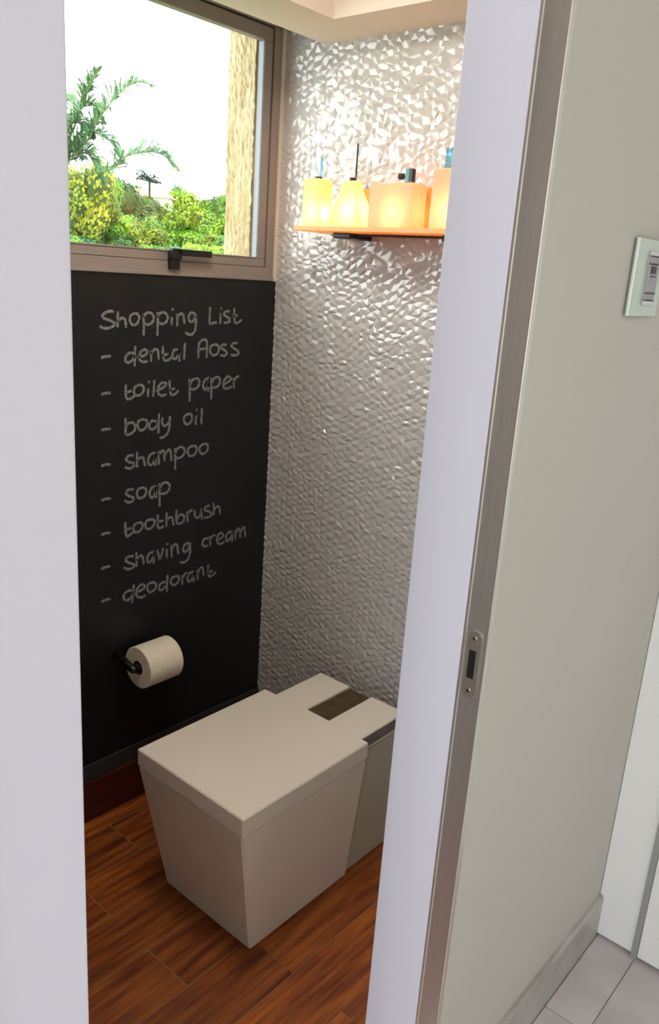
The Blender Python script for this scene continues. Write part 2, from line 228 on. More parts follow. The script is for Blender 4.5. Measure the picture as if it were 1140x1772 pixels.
  [[(-.5188,.7835),(-.505,.7865),(-.4885,.7847)],[(-.4103,.7978),(-.4297,.8),(-.4384,.7913),(-.4274,.7815),(-.4104,.7719),(-.4154,.7622),(-.4323,.7628),(-.4443,.7712)],[(-.4015,.8066),(-.4006,.7848),(-.4016,.7624)],[(-.4006,.7804),(-.3917,.7923),(-.3808,.7911),(-.3783,.7796),(-.3758,.7637)],[(-.3416,.7955),(-.3548,.794),(-.3633,.7828),(-.3607,.7677),(-.3516,.7669),(-.343,.7782),(-.3406,.793)],[(-.3406,.7974),(-.3404,.7576)],[(-.3278,.799),(-.3225,.7802),(-.3188,.7637)],[(-.3188,.7637),(-.3106,.7819),(-.3056,.7995)],[(-.293,.7936),(-.2927,.7644)],[(-.2932,.811),(-.2878,.8055)],[(-.2757,.801),(-.2741,.7625)],[(-.2739,.785),(-.265,.801),(-.2543,.7974),(-.2513,.7823),(-.2484,.7671)],[(-.2079,.7933),(-.2216,.794),(-.2307,.7823),(-.2267,.77),(-.2157,.7698),(-.2066,.7839)],[(-.2051,.795),(-.2029,.767),(-.2096,.7455),(-.2233,.7357),(-.2425,.7393)],[(-.1315,.7935),(-.1471,.7944),(-.1553,.7822),(-.1481,.7699),(-.1326,.7703)],[(-.1259,.7993),(-.122,.7657)],[(-.1238,.7862),(-.1142,.7969),(-.1025,.7978)],[(-.093,.7798),(-.0783,.7824),(-.0684,.7908),(-.0789,.8005),(-.0907,.7968),(-.0961,.7838),(-.0927,.7703),(-.0806,.7639),(-.0639,.7675)],[(-.0335,.7971),(-.0487,.7954),(-.0573,.7828),(-.0536,.7677),(-.0446,.7697),(-.0359,.7808),(-.0322,.7945)],[(-.0323,.7978),(-.0307,.7605)],[(-.0182,.7989),(-.0167,.7648)],[(-.017,.7842),(-.0077,.7992),(.0005,.7961),(.005,.7676)],[(.0054,.7845),(.0147,.7996),(.0225,.7956),(.0271,.7654)]],
  [[(-.5204,.6856),(-.5065,.6882),(-.4897,.6866)],[(-.4181,.695),(-.4328,.6945),(-.4449,.6867),(-.4441,.6733),(-.4305,.6674),(-.4182,.6774),(-.4132,.6893)],[(-.4106,.7107),(-.4132,.6827),(-.4168,.6548)],[(-.4018,.6841),(-.3833,.6859),(-.3717,.6931),(-.3808,.7031),(-.3933,.6996),(-.4018,.6863),(-.3999,.6724),(-.3859,.6628),(-.3682,.6662)],[(-.3427,.7),(-.358,.6986),(-.3631,.6851),(-.3554,.6718),(-.34,.6732),(-.3307,.6834),(-.3339,.6956),(-.3427,.7)],[(-.2956,.6881),(-.3088,.6905),(-.3203,.6807),(-.3181,.6688),(-.306,.6679),(-.2939,.6785)],[(-.2889,.7115),(-.2902,.6821),(-.2915,.6549)],[(-.2555,.6987),(-.2716,.6958),(-.2768,.6833),(-.2686,.672),(-.2551,.6722),(-.2454,.6823),(-.2472,.6943),(-.2555,.6987)],[(-.2335,.6956),(-.2319,.6625)],[(-.2322,.679),(-.2236,.6955),(-.2126,.6998)],[(-.189,.6964),(-.203,.6951),(-.2123,.6833),(-.208,.6682),(-.1985,.6691),(-.1897,.6801),(-.1878,.6947)],[(-.1879,.6975),(-.187,.6605)],[(-.1732,.6996),(-.1711,.6622)],[(-.1716,.6827),(-.1635,.7011),(-.152,.7002),(-.1487,.6866),(-.1471,.6695)],[(-.1289,.7057),(-.1299,.6796),(-.1217,.6632),(-.1099,.6651),(-.0953,.6722)],[(-.1351,.678),(-.1104,.6797)]],
]
# ------------------------------------------------------------------ the setting: toilet room
XL, YB, XR, XH = -.1821, .1197, .957, 1.105      # window wall, relief wall, doorway wall inside and hall faces
JY = -.70                                        # doorway's far jamb
ZT = 1.5737
STRUCT = dict(kind='structure')

sub = obj('floor', box(XL-.14, 1.0, -1.95, YB+.02, -.06, -.0022), M['joint'], label='red-brown wood-look plank floor of the toilet room', **STRUCT)
BX = .633
for k in range(-6, 3):
    x0, x1 = BX+.15*k, BX+.15*(k+1)
    off = -.545 if (k % 2) else -.745
    for j in range(-2, 2):
        y0, y1 = off+.9*j, off+.9*(j+1)
        g = .0014
        a, b_, c, d = max(x0+g, XL+.001), min(x1-g, 1.08), max(y0+g, -1.95), min(y1-g, YB-.001)
        if b_-a < .02 or d-c < .03: continue
        cx, cy = (a+b_)/2, (c+d)/2
        o = obj('plank', box(a-cx, b_-cx, c-cy, d-cy, -.0030, 0, .0006, 1), M['plank'], None)
        o.parent = sub; o.location = (cx, cy, rnd.uniform(-.0004, 0))

# window wall (black chalkboard paint below the window, pale plaster beside it)
WY0, WY1, WZ0, WZ1 = -1.05, .100, ZT+.006, 2.30
wall_l = obj('wall_left', box(XL-.12, XL, -1.95, YB+.15, 0, ZT), M['chalk_paint'], label='black chalkboard wall with a handwritten shopping list', **STRUCT)
b = box(XL-.12, XL, WY1, YB+.15, ZT, 2.75); box(XL-.12, XL, -1.95, WY0, ZT, 2.75, bm=b); box(XL-.12, XL, WY0, WY1, WZ1, 2.75, bm=b)
obj('plaster_surround', b, M['plaster'], wall_l)
obj('trim_1', box(XL, XL+.006, -1.95, YB-.003, .134, .186, .001, 1), M['dark_strip'], label='dark grey strip along the foot of the chalkboard wall', **STRUCT)
obj('baseboard_left', box(XL, XL+.012, -1.95, YB-.003, 0, .1335, .002, 2), M['skirting_wood'], label='dark red wooden skirting board below the chalkboard', **STRUCT)

# handwriting: ribbons of chalk lying on the wall
def ribbon(b, pts, wdt):
    pts = spline(pts, 4) if len(pts) > 2 else [tuple(a+(c-a)*t/4 for a, c in zip(*pts)) for t in range(5)]
    L_, R_ = [], []
    for i, p in enumerate(pts):
        a = pts[max(i-1, 0)]; c = pts[min(i+1, len(pts)-1)]; dy, dz = c[0]-a[0], c[1]-a[1]; n = math.hypot(dy, dz) or 1
        h = wdt*(.5+.09*math.sin(i*1.7+p[0]*90)) * (.75 if i in (0, len(pts)-1) else 1); ny, nz = -dz/n*h, dy/n*h
        L_.append((p[0]+ny, p[1]+nz)); R_.append((p[0]-ny, p[1]-nz))
    x0, x1 = XL-.0005, XL+.0007
    fr = [(b.verts.new((x1, *q)), b.verts.new((x1, *s))) for q, s in zip(L_, R_)]
    bk = [(b.verts.new((x0, *q)), b.verts.new((x0, *s))) for q, s in zip(L_, R_)]
    for i in range(len(pts)-1):
        b.faces.new((fr[i][0], fr[i][1], fr[i+1][1], fr[i+1][0]))
        b.faces.new((fr[i][0], fr[i+1][0], bk[i+1][0], bk[i][0])); b.faces.new((fr[i][1], bk[i][1], bk[i+1][1], fr[i+1][1]))
    b.faces.new((fr[0][0], bk[0][0], bk[0][1], fr[0][1])); b.faces.new((fr[-1][0], fr[-1][1], bk[-1][1], bk[-1][0]))
for row in WRITING:
    b = bmesh.new()
    for q in row: ribbon(b, q, .0072)
    obj('chalk_writing', b, M['chalk'], wall_l)

# relief wall: faceted pearl panel, real relief
def relief():
    b = bmesh.new(); r = random.Random(3); x0, x1, z0, z1 = XL, 1.0, 0.0, 2.62
    sx, sz = .0158, .0112
    nx, nz = int((x1-x0)/sx)+1, int((z1-z0)/sz)+1
    V = []
    for j in range(nz+1):
        row = []
        for i in range(nx+1):
            q = i-(j//2)
            peak = (q-j) % 3 == 0                      # centre of a pebble; its six neighbours lie in the valleys
            x = x0+(i+.5*(j % 2))*sx+r.uniform(-.36, .36)*sx; z = z0+j*sz+r.uniform(-.36, .36)*sz
            wv = noise.noise_vector(Vector((x*9, z*9, 3))); wv2 = noise.noise_vector(Vector((x*30, z*30, 8)))
            x += .017*wv.x+.007*wv2.x; z += .017*wv.y+.007*wv2.y
            x = min(max(x, x0), x1)
            if i == 0: x = x0
            h = r.uniform(.0024, .0050) if peak else r.choice((0, .0003, .0008, .0022))
            row.append(b.verts.new((x, YB-.001-h, z)))
        V.append(row)
    for j in range(nz):
        for i in range(nx):
            a, c, d, e = V[j][i], V[j][i+1], V[j+1][i+1], V[j+1][i]
            if j % 2 == 0: b.faces.new((a, c, e)); b.faces.new((c, d, e))
            else: b.faces.new((a, c, d)); b.faces.new((a, d, e))
    return b
wall_b = obj('wall_back', box(XL-.1, 1.0, YB, YB+.10, 0, 2.65), M['pearl'], label='pearl white wall covering with faceted relief behind the toilet', **STRUCT)
obj('relief_panel', relief(), M['pearl'], wall_b, kind='stuff')
obj('wall_front', box(XL-.1, 1.0, -2.05, -1.95, 0, 2.65), M['brown_wall'], label='brown near wall of the toilet room', **STRUCT)

# doorway wall with pocket for the sliding door
b = box(XR, XH, JY+.008, .22, 0, 2.9); box(XR, XH, -1.50, JY+.008, 2.3, 2.9, bm=b)
box(XR, 1.054, -4.0, -1.44, 0, 2.9, bm=b); box(1.1005, XH, -4.0, -1.50, 0, 2.9, bm=b)
wall_r = obj('wall_right', b, M['beige_wall'], label='beige painted hall wall with the doorway to the toilet room', **STRUCT)
trim2 = obj('trim_2', box(XR-.004, 1.0605, JY, JY+.009, 0, 2.3, .0015, 2), M['white_paint'], label='white lacquered door lining at the right of the doorway', **STRUCT)
# aluminium channel: shallow profile seen end-on, with grooves
prof = [(1.0605, 0), (1.0625, -.002), (1.0660, -.002), (1.0668, 0), (1.0795, 0), (1.081, 0), (1.0985, 0), (1.0990, -.002), (1.1015, -.002), (1.1045, -.0022), (XH+.0005, -.001), (XH+.0005, .009), (1.0605, .009)]
trim3 = obj('trim_3', loft([[(x, JY+y, 0) for x, y in prof], [(x, JY+y, 2.3) for x, y in prof]]), M['alu'], label='brushed aluminium strike channel of the sliding door', **STRUCT)
# keeper plate
def stadium(cx, cz, hw, hh, n=10):
    p = []
    for k in range(n+1): t = math.pi*k/n; p.append((cx+hw*math.cos(t), cz+hh-hw+hw*math.sin(t)))
    for k in range(n+1): t = math.pi+math.pi*k/n; p.append((cx+hw*math.cos(t), cz-hh+hw+hw*math.sin(t)))
    return p
KX, KZ = 1.0835, 1.0445
keeper = obj('strike_plate', loft([[(x, JY-.0002, z) for x, z in stadium(KX, KZ, .0120, .057)], [(x, JY-.0026, z) for x, z in stadium(KX, KZ, .0112, .0562)]]), M['keeper'], trim3)
obj('strike_slot', box(KX-.0065, KX+.0055, JY-.0030, JY-.0024, KZ-.0235, KZ+.0235, .0006, 1), M['void'], keeper)
for z in (KZ+.044, KZ-.044):
    b = cyl((KX, JY-.002, z), (KX, JY-.0042, z), .0042, 16, .003)
    obj('screw', b, M['chrome'], keeper, smooth=False)
# sliding door leaf
door = obj('door_1', box(1.060, 1.096, -2.3, -1.388, .008, 2.29, .0015, 2), M['white_paint'], label='white sliding door leaf half retracted into the wall', **STRUCT)
obj('door_edge_seal', box(1.072, 1.084, -1.3885, -1.3868, .01, 2.28), M['groove'], door)

# ceiling of the toilet room: raised tray with a lower soffit band
obj('ceiling', box(XL-.1, XH, -2.05, YB+.1, 2.62, 2.72), M['ceiling'], label='raised white ceiling of the toilet room', **STRUCT)
b = box(-.0344, .134, -1.95, YB+.01, 2.2069, 2.62); box(.134, XR, -.045, YB+.01, 2.2069, 2.62, bm=b); box(.80, XR, -1.95, -.045, 2.2069, 2.62, bm=b)
box(.134, .80, -1.95, -.045, 2.38, 2.44, bm=b)
obj('trim_4', b, M['ceiling'], label='plaster soffit band round the top of the room', **STRUCT)

# hall
fh = obj('floor_hall', box(1.0, 3.3, -4.0, .6, -.06, -.004), M['grout'], label='white marble tile floor of the hall', **STRUCT)
def tile(x0, x1, y0, y1):
    g = .0012; cx, cy = (x0+x1)/2, (y0+y1)/2
    o = obj('marble_tile', box(x0+g-cx, x1-g-cx, y0+g-cy, y1-g-cy, -.005, 0, .0006, 1), M['marble']); o.parent = fh; o.location = (cx, cy, 0)
for y in range(-4, 2):
    y0 = -.20+.62*y; 
    if y0 > .09: continue
    y1 = min(y0+.62, .14)
    tile(1.117, 1.2195, y0, y1)
    for k in range(3): tile(1.2195+.62*k, 1.2195+.62*(k+1), y0, y1)
tile(.957+.001, 1.105, -1.386, JY)     # threshold
obj('ceiling_hall', box(XH, 3.4, -4.1, .6, 2.6, 2.9), M['ceiling'], label='plaster ceiling of the hall', **STRUCT)
obj('wall_far', box(3.2, 3.3, -4.0, .6, 0, 2.6), M['beige_wall'], label='beige hall wall opposite the doorway', **STRUCT)
b = box(XH, 3.3, .16, .24, 0, 2.6)
obj('wall_end', b, M['beige_wall'], label='end wall of the hall behind the white panels', **STRUCT)
b = box(1.1, 1.35, -4.1, -4.0, 0, 2.9); box(3.05, 3.3, -4.1, -4.0, 0, 2.9, bm=b)
obj('wall_near', b, M['beige_wall'], label='beige hall wall beside the daylight opening', **STRUCT)
# marble baseboard with a bevelled top
pr = [(XH, 0), (1.117, 0), (1.117, .118), (1.113, .126), (XH, .126)]
bb = obj('baseboard_right', loft([[(x, JY+.004, z) for x, z in pr], [(x, -.20-.0005, z) for x, z in pr]]), M['marble_base'], label='marble skirting along the beige hall wall', **STRUCT)
obj('skirting_piece', loft([[(x, -.1995, z) for x, z in pr], [(x, .094, z) for x, z in pr]]), M['marble_base'], bb)
# white panels at the end of the hall
d2 = obj('door_2', box(XH+.001, 1.2085, .095, .13, .008, 2.55, .0015, 2), M['cabinet_white'], label='narrow white panel at the end of the hall, next to the beige wall', **STRUCT)
obj('side_channel', box(1.209, 1.2235, .085, .13, .0, 2.55), M['groove'], d2)
obj('door_3', box(1.224, 2.0, .088, .125, .010, 2.55, .0015, 2), M['cabinet_white'], label='white door to the right of the grey channel at the hall end', **STRUCT)

# ------------------------------------------------------------------ window
win = thing('window_1', 'taupe aluminium framed window above the chalkboard', 'window', (XL, -.4, ZT)); del win['category']; win['kind'] = 'structure'
def wbox(x0, x1, y0, y1, z0, z1, bev=.0015, bm=None): return box(x0, x1, y0, y1, z0, z1, bev, 2, bm)
fx0, fx1 = XL-.030, XL+.003
b = wbox(fx0, fx1, WY0, WY1-.0005, ZT+.0005, 1.612); wbox(fx0, fx1, .068, WY1-.0005, 1.612, 2.29, bm=b); wbox(fx0, fx1, WY0, WY1-.0005, 2.255, 2.30, bm=b); wbox(fx0, fx1, WY0, -1.018, 1.612, 2.255, bm=b)
wbox(XL-.004, fx1+.003, WY0, WY1-.0005, ZT+.0005, ZT+.010, .001, bm=b)
obj('outer_frame', b, M['frame'], win)
b = wbox(fx0+.005, fx1-.009, WY0+.03, .0685, 1.606, 1.616, 0); wbox(fx0+.005, fx1-.009, .0625, .0685, 1.612, 2.256, 0, bm=b); wbox(fx0+.005, fx1-.009, WY0+.03, .0685, 2.250, 2.256, 0, bm=b)
obj('gasket', b, M['gasket'], win)
sx0, sx1 = XL-.024, XL+.001
b = wbox(sx0, sx1, -1.014, .0625, 1.613, 1.636); wbox(sx0, sx1, .031, .0625, 1.636, 2.215, bm=b); wbox(sx0, sx1, -1.014, .0625, 2.215, 2.250, bm=b); wbox(sx0, sx1, -1.014, -.982, 1.636, 2.215, bm=b)
wbox(sx1-.010, sx1+.002, -.982, .031, 1.636, 1.640, .0008, bm=b)
sash = obj('sash', b, M['frame'], win)
obj('glass_pane', box(XL-.021, XL-.017, -.985, .033, 1.632, 2.219), M['pane'], sash)
obj('sky_reflection_strip', box(XL-.0165, XL-.002, .0298, .0314, 1.640, 2.214, .0004, 1), M['sky_tint'], sash)  # strip added to carry the sky's reflection on the sash side as colour
hb = box(sx1, sx1+.016, -.300, -.268, 1.590, 1.640, .003, 2)
box(sx1+.010, sx1+.030, -.304, -.272, 1.616, 1.646, .004, 2, bm=hb)
hnd = obj('window_handle', hb, M['black'], sash)
obj('handle_lever', box(sx1+.016, sx1+.030, -.285, -.168, 1.627, 1.645, .003, 2), M['black'], win)

# outside reveal of the window: rough stucco return of the outer wall
b = bmesh.new(); nz = 120; nx = 12; rr = random.Random(5); V = []
for j in range(nz+1):
    V.append([b.verts.new((XL-.032-i/nx*.113, .030+rr.uniform(-.0025, .0025)+(.004*rr.random() if i else 0), 1.50+j/nz*1.3)) for i in range(nx+1)])
for j in range(nz):
    for i in range(nx): b.faces.new((V[j][i], V[j+1][i], V[j+1][i+1], V[j][i+1]))
rev = obj('wall_outer', box(XL-.140, XL-.122, .045, .60, -2, 2.9), M['stucco'], label='rough ochre stucco pier outside the window on its right', **STRUCT)
box_ = box(XL-.144, XL-.031, .034, WY1, 1.5, 2.8)
obj('stucco_return', box_, M['stucco'], rev); obj('stucco_face', b, M['stucco'], rev)
obj('roof', box(XL-.35, 3.4, -4.2, .7, 2.9, 3.05), M['ceiling'], label='unseen flat roof slab added over the building to block the sun', **STRUCT)  # out-of-view slab, put in to keep the sun out of the rooms

# ------------------------------------------------------------------ toilet
xl, xr, yf, ys, sl, sr, H = .1599, .5449, -.6485, -.198, .2026, .5203, .435
toilet = thing('toilet', 'boxy cream ceramic toilet with closed flat lid and notched rear top', 'toilet', (.35, -.35, 0))
lid = [(xl, yf), (xr, yf), (xr, ys), (sr, ys), (sr, -.001), (.4005, -.001), (.4005, -.192), (.318, -.192), (.318, -.001), (sl, -.001), (sl, ys), (xl, ys)]
obj('lid', prism(lid, .3885, H, .0022, 3), M['ceramic'], toilet)
def quad(x0, x1, y0, y1, z): return [(x0, y0, z), (x1, y0, z), (x1, y1, z), (x0, y1, z)]
obj('bowl_body', loft([quad(.1883, .5123, -.5742, -.2051, .001), quad(xl+.001, xr-.001, yf+.001, ys, .3862)], .004, 3), M['ceramic'], toilet)
obj('lid_seam', box(xl+.004, xr-.004, yf+.004, ys-.004, .385, .390), M['plaster'], toilet)
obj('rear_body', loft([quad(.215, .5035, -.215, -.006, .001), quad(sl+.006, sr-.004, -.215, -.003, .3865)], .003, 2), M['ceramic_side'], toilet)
obj('rear_band', box(sr-.002, sr+.0012, ys-.001, -.003, .399, .4325), M['steel_dull'], toilet, label='dull grey metal band under the rear top')
obj('control_panel', box(.3185, .400, -.1915, -.002, .405, .4275), M['bronze'], toilet, label='bronze brown recessed panel in the rear top')

# ------------------------------------------------------------------ toilet roll and holder
ax, az, R0 = XL+.080, .490, .062
hold = thing('toilet_roll_holder', 'black wall bracket holding the toilet roll on the chalkboard wall', 'holder', (XL, -.50, az))
obj('wall_mount', cyl((XL, -.462, az+.012), (XL+.012, -.462, az+.012), .026, 28), M['chrome_dark'], hold, smooth=False)
b = tube(spline([(XL+.008, -.466, az+.012), (XL+.030, -.470, az+.012), (XL+.058, -.474, az+.008), (ax, -.470, az), (ax, -.455, az), (ax, -.35, az)], 5), .0115, 14)
obj('arm', b, M['chrome_dark'], hold, smooth=True)
obj('hub', cyl((ax, -.464, az), (ax, -.446, az), .0145, 24), M['black'], hold)
obj('hub_clip', box(ax+.003, ax+.007, -.4655, -.4635, az-.010, az+.012, .0005, 1), M['chrome'], hold)
roll = thing('toilet_roll', 'cream toilet paper roll hanging in front of the chalkboard wall', 'toilet paper', (ax, -.38, az-R0))
n = 40
ring = lambda y, rr: [(ax+rr*math.cos(t*2*math.pi/n), y, az+rr*math.sin(t*2*math.pi/n)) for t in range(n)]
prof2 = [(.021, -.455), (R0-.002, -.455), (R0, -.453), (R0, -.340), (R0-.002, -.338), (.021, -.338), (.021, -.455)]
obj('paper', loft([ring(y, rr) for rr, y in prof2], 0, 2, None, caps=False), M['paper'], roll, smooth=False)
obj('core', loft([ring(y, rr) for rr, y in [(.0195, -.454), (.021, -.454), (.021, -.339), (.0195, -.339), (.0195, -.454)]], 0, 2, None, caps=False), M['void'], roll)

# ------------------------------------------------------------------ shelf lamp with glass bottles
shelf = thing('light_shelf', 'orange glass wall shelf under the glowing glass bottles', 'shelf', (.33, YB-.005, 1.714))
obj('shelf_plate', box(.0205, .66, -.030, YB-.005, 1.7145, 1.7265, .0015, 2), M['shelf_glass'], shelf)
for x in (.150, .50): obj('bracket', box(x-.03, x+.03, .02, YB-.003, 1.700, 1.7145, .003, 2), M['black'], shelf)
obj('under_rail', box(.10, .62, .055, .075, 1.709, 1.7145, .001, 1), M['gasket'], shelf)
def bulb(loc, e, col=(1, .62, .26)):
    e *= .9
    light('bottle_bulb', 'POINT', loc, e, col, radius=.012)
ZS = 1.7268
def stopper(t, x, y, z, w_, d_, h_, m): obj('stopper', box(x-w_/2, x+w_/2, y-d_/2, y+d_/2, z, z+h_, .002, 2), m, t)
G = 'glowing amber bottles on the wall shelf'
# 1 left block
t = thing('bottle_lamp', 'pale glowing square bottle at the left end of the shelf', 'lamp', (.067, .01, ZS), G)
obj('bottle_body', box(.040, .094, -.022, .039, ZS, 1.847, .004, 3), M['amber_pale'], t)
obj('collar', cyl((.067, .008, 1.847), (.067, .008, 1.853), .010, 16), M['black'], t)
stopper(t, .0685, .010, 1.853, .036, .030, .045, M['clear']); obj('stopper_refraction', box(.080, .0865, -.005, .001, 1.853, 1.900, .001, 1), M['blue_clear'], t)  # blue refraction along the stopper's edge, painted as a tinted strip
bulb((.075, .010, ZS+.035), .30)
# 2 flask
t = thing('bottle_lamp', 'bright yellow tapering flask with a tall thin glass stopper', 'lamp', (.19, 0, ZS), G)
rings = []
for z, h, c in ((0, .044, .1885), (.018, .047, .1885), (.036, .046, .188), (.060, .038, .187), (.085, .0285, .186), (.114, .0215, .1855)):
    rings.append([(c+sx*h, .010+sy*h*.68, ZS+z) for sx, sy in ((-1, -1), (1, -1), (1, 1), (-1, 1))])
obj('bottle_body', loft(rings, .003, 2), M['amber_pale'], t)
obj('collar', cyl((.186, .010, ZS+.114), (.186, .010, ZS+.122), .009, 16), M['black'], t)
stopper(t, .1885, .010, ZS+.122, .024, .018, .078, M['clear']); obj('stopper_rod', box(.1995, .2035, .000, .004, ZS+.122, ZS+.203, .0008, 1), M['chrome_dark'], t)
bulb((.200, .010, ZS+.036), .36)
# 3 low bottle behind
t = thing('bottle_lamp', 'small orange bottle behind and between the flask and the wide block', 'lamp', (.19, .08, ZS), G)
obj('bottle_body', box(.148, .215, .055, .105, ZS, 1.829, .004, 3), M['amber_deep'], t)
obj('rim', box(.152, .211, .059, .101, 1.829, 1.833, .001, 1), M['blue_clear'], t)
bulb((.185, .078, ZS+.03), .11)
# 4 wide block
t = thing('bottle_lamp', 'wide peach glass block in the middle of the shelf with a lying clear stopper', 'lamp', (.335, .01, ZS), G)
obj('bottle_body', box(.268, .401, -.022, .042, ZS, 1.831, .004, 3), M['amber'], t)
obj('rim', box(.272, .397, -.018, .038, 1.831, 1.8345, .001, 1), M['clear'], t)
obj('stopper', cyl((.283, .010, 1.849), (.336, .010, 1.849), .011, 20), M['clear'], t); obj('stopper_ball', cyl((.336, .010, 1.849), (.347, .010, 1.849), .0075, 16), M['black'], t)
obj('stopper_cap', box(.357, .369, .003, .017, 1.8345, 1.866, .001, 1), M['teal'], t); obj('cap_core', box(.3695, .379, .003, .017, 1.8345, 1.866, .001, 1), M['chrome_dark'], t)
bulb((.345, .010, ZS+.035), .24)
# 5 thin one behind
t = thing('bottle_lamp', 'deep orange bottle glimpsed between the wide block and the tall block', 'lamp', (.40, .085, ZS), G)
obj('bottle_body', box(.330, .420, .058, .106, ZS, 1.830, .004, 3), M['amber_deep'], t); bulb((.375, .082, ZS+.03), .07)
# 6 tall block
t = thing('bottle_lamp', 'tall peach glass block at the right by the white door lining', 'lamp', (.50, .01, ZS), G)
obj('bottle_body', box(.456, .545, -.022, .042, ZS, 1.861, .004, 3), M['amber'], t)
stopper(t, .498, .010, 1.861, .046, .032, .046, M['blue_clear']); bulb((.505, .010, ZS+.040), .24)

# ------------------------------------------------------------------ switch plate on the hall wall
sp = thing('light_switch', 'pale green glass switch plate with a silver grey insert on the beige wall', 'switch', (XH, -.345, 1.633))
obj('plate_shade_side', box(XH, XH+.004, -.3865, -.263, 1.5745, 1.6935, .0008, 1), M['plate_shade'], sp)  # dark colour paints the plate's shadow side
obj('glass_plate', box(XH+.004, XH+.010, -.388, -.262, 1.573, 1.695, .0015, 2), M['plate_glass'], sp)
ins = obj('insert', box(XH+.010, XH+.0125, -.342, -.297, 1.591, 1.677, .0008, 1), M['switch_grey'], sp)
for z0, z1, nm, m in ((1.6695, 1.6765, 'end_cap', 'switch_light'), (1.5915, 1.5985, 'end_cap', 'switch_light'), (1.6575, 1.6685, 'rocker', 'switch_grey'), (1.6115, 1.6560, 'rocker', 'switch_grey'), (1.6000, 1.6100, 'rocker', 'switch_grey')):
    obj(nm, box(XH+.0125, XH+.0150, -.3405, -.2985, z0, z1, .0007, 1), M[m], ins)
for z in (1.6690, 1.6570, 1.6105, 1.5990): obj('seam', box(XH+.0125, XH+.0156, -.341, -.298, z-.0006, z+.0006), M['black'], ins)
obj('indicator', box(XH+.015, XH+.0162, -.333, -.312, 1.6415, 1.6535, .0005, 1), M['black'], ins)
obj('indicator', box(XH+.015, XH+.0162, -.334, -.311, 1.6365, 1.6385, .0003, 1), M['black'], ins)

# ------------------------------------------------------------------ outdoors
def ray(azx, azy, elev, dist):
    return Vector((CAM.x+azx*dist, CAM.y+azy*dist, CAM.z+elev*dist))
b = bmesh.new(); N = 40
V = []
for j in range(N+1):
    row = []
    for i in range(N+1):
        ang = -.55+1.7*i/N; d = 5+110*(j/N)**1.4
        row.append(b.verts.new((CAM.x-math.cos(ang)*d, CAM.y+math.sin(ang)*d, -3.2+max(0, d-16)*.072+.4*math.sin(d*.21+ang*9))))
    V.append(row)
for j in range(N):
    for i in range(N): b.faces.new((V[j][i], V[j+1][i], V[j+1][i+1], V[j][i+1]))
obj('ground', b, M['grass'], smooth=True, label='green wooded hillside outside the window', kind='structure')
def ground_z(d, ang): return -3.2+max(0, d-16)*.072+.4*math.sin(d*.21+ang*9)

def crown_mesh(seed, mat_):
    r = random.Random(seed); b = bmesh.new(); blobs = []
    for k in range(11):
        a = r.uniform(0, 6.28); rr = r.uniform(0, .62); z = r.uniform(-.35, .5)*(1-rr*.5); s = r.uniform(.30, .5)
        blobs.append((Vector((rr*math.cos(a), rr*math.sin(a), z)), s))
    for c, s in blobs:
        q = bmesh.ops.create_icosphere(b, subdivisions=2, radius=s*.72, matrix=Matrix.Translation(c))
        for v in q['verts']:
            v.co += (v.co-c).normalized()*s*.22*noise.noise(v.co*5+Vector((seed, 0, 0)))
    nf = len(b.faces)
    for c, s in blobs:
        for k in range(430):
            d = Vector((r.gauss(0, 1), r.gauss(0, 1), r.gauss(0, 1)+.25)).normalized(); p = c+d*s*(r.uniform(.72, 1.04)+.34*noise.noise((c+d*s)*4.5))
            t = d.cross(Vector((r.random(), r.random(), r.random()))).normalized(); u = (d*.5+t.cross(d)).normalized(); L_ = r.uniform(.04, .085)
            b.faces.new([b.verts.new(p+t*L_*.5), b.verts.new(p+u*L_), b.verts.new(p-t*L_*.5), b.verts.new(p-u*L_*.4)])
    me = bpy.data.meshes.new('tree_crown'); b.to_mesh(me); b.free(); me.materials.append(mat_); me.materials.append(M['leaf_shade'])
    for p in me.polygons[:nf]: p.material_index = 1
    return me
CR = {m: [crown_mesh(10*i+k, LEAF[i]) for k in range(2)] for i, m in enumerate(('bright', 'mid', 'dark', 'yellow', 'cool'))}
def trunk_mesh():
    b = tube([(0, 0, 0), (.03, 0, .5), (0, .02, 1.0)], [.07, .055, .04], 8); me = bpy.data.meshes.new('tree_trunk'); b.to_mesh(me); b.free(); me.materials.append(M['trunk']); return me
TR = trunk_mesh()
def tree(azimuth, d, top, rad, kind, label, squash=1.0, group='trees on the hillside'):
    """azimuth in radians from -x towards +y, top = elevation tangent of the crown top"""
    x, y = CAM.x-math.cos(azimuth)*d, CAM.y+math.sin(azimuth)*d
    gz = ground_z(d, azimuth); tz = CAM.z+top*d
    t = thing('tree', label, 'tree', (x, y, gz), group)
    c = bpy.data.objects.new('crown', rnd.choice(CR[kind])); C.objects.link(c); c.parent = t
    rz = rad*squash; c.location = (0, 0, tz-gz-rz*.72); c.scale = (rad, rad, rz); c.rotation_euler = (0, 0, rnd.uniform(0, 6.28))
    k = bpy.data.objects.new('trunk', TR); C.objects.link(k); k.parent = t
    hh = max(.5, tz-gz-rz); s = max(.6, rad*.8); k.scale = (s, s, hh)
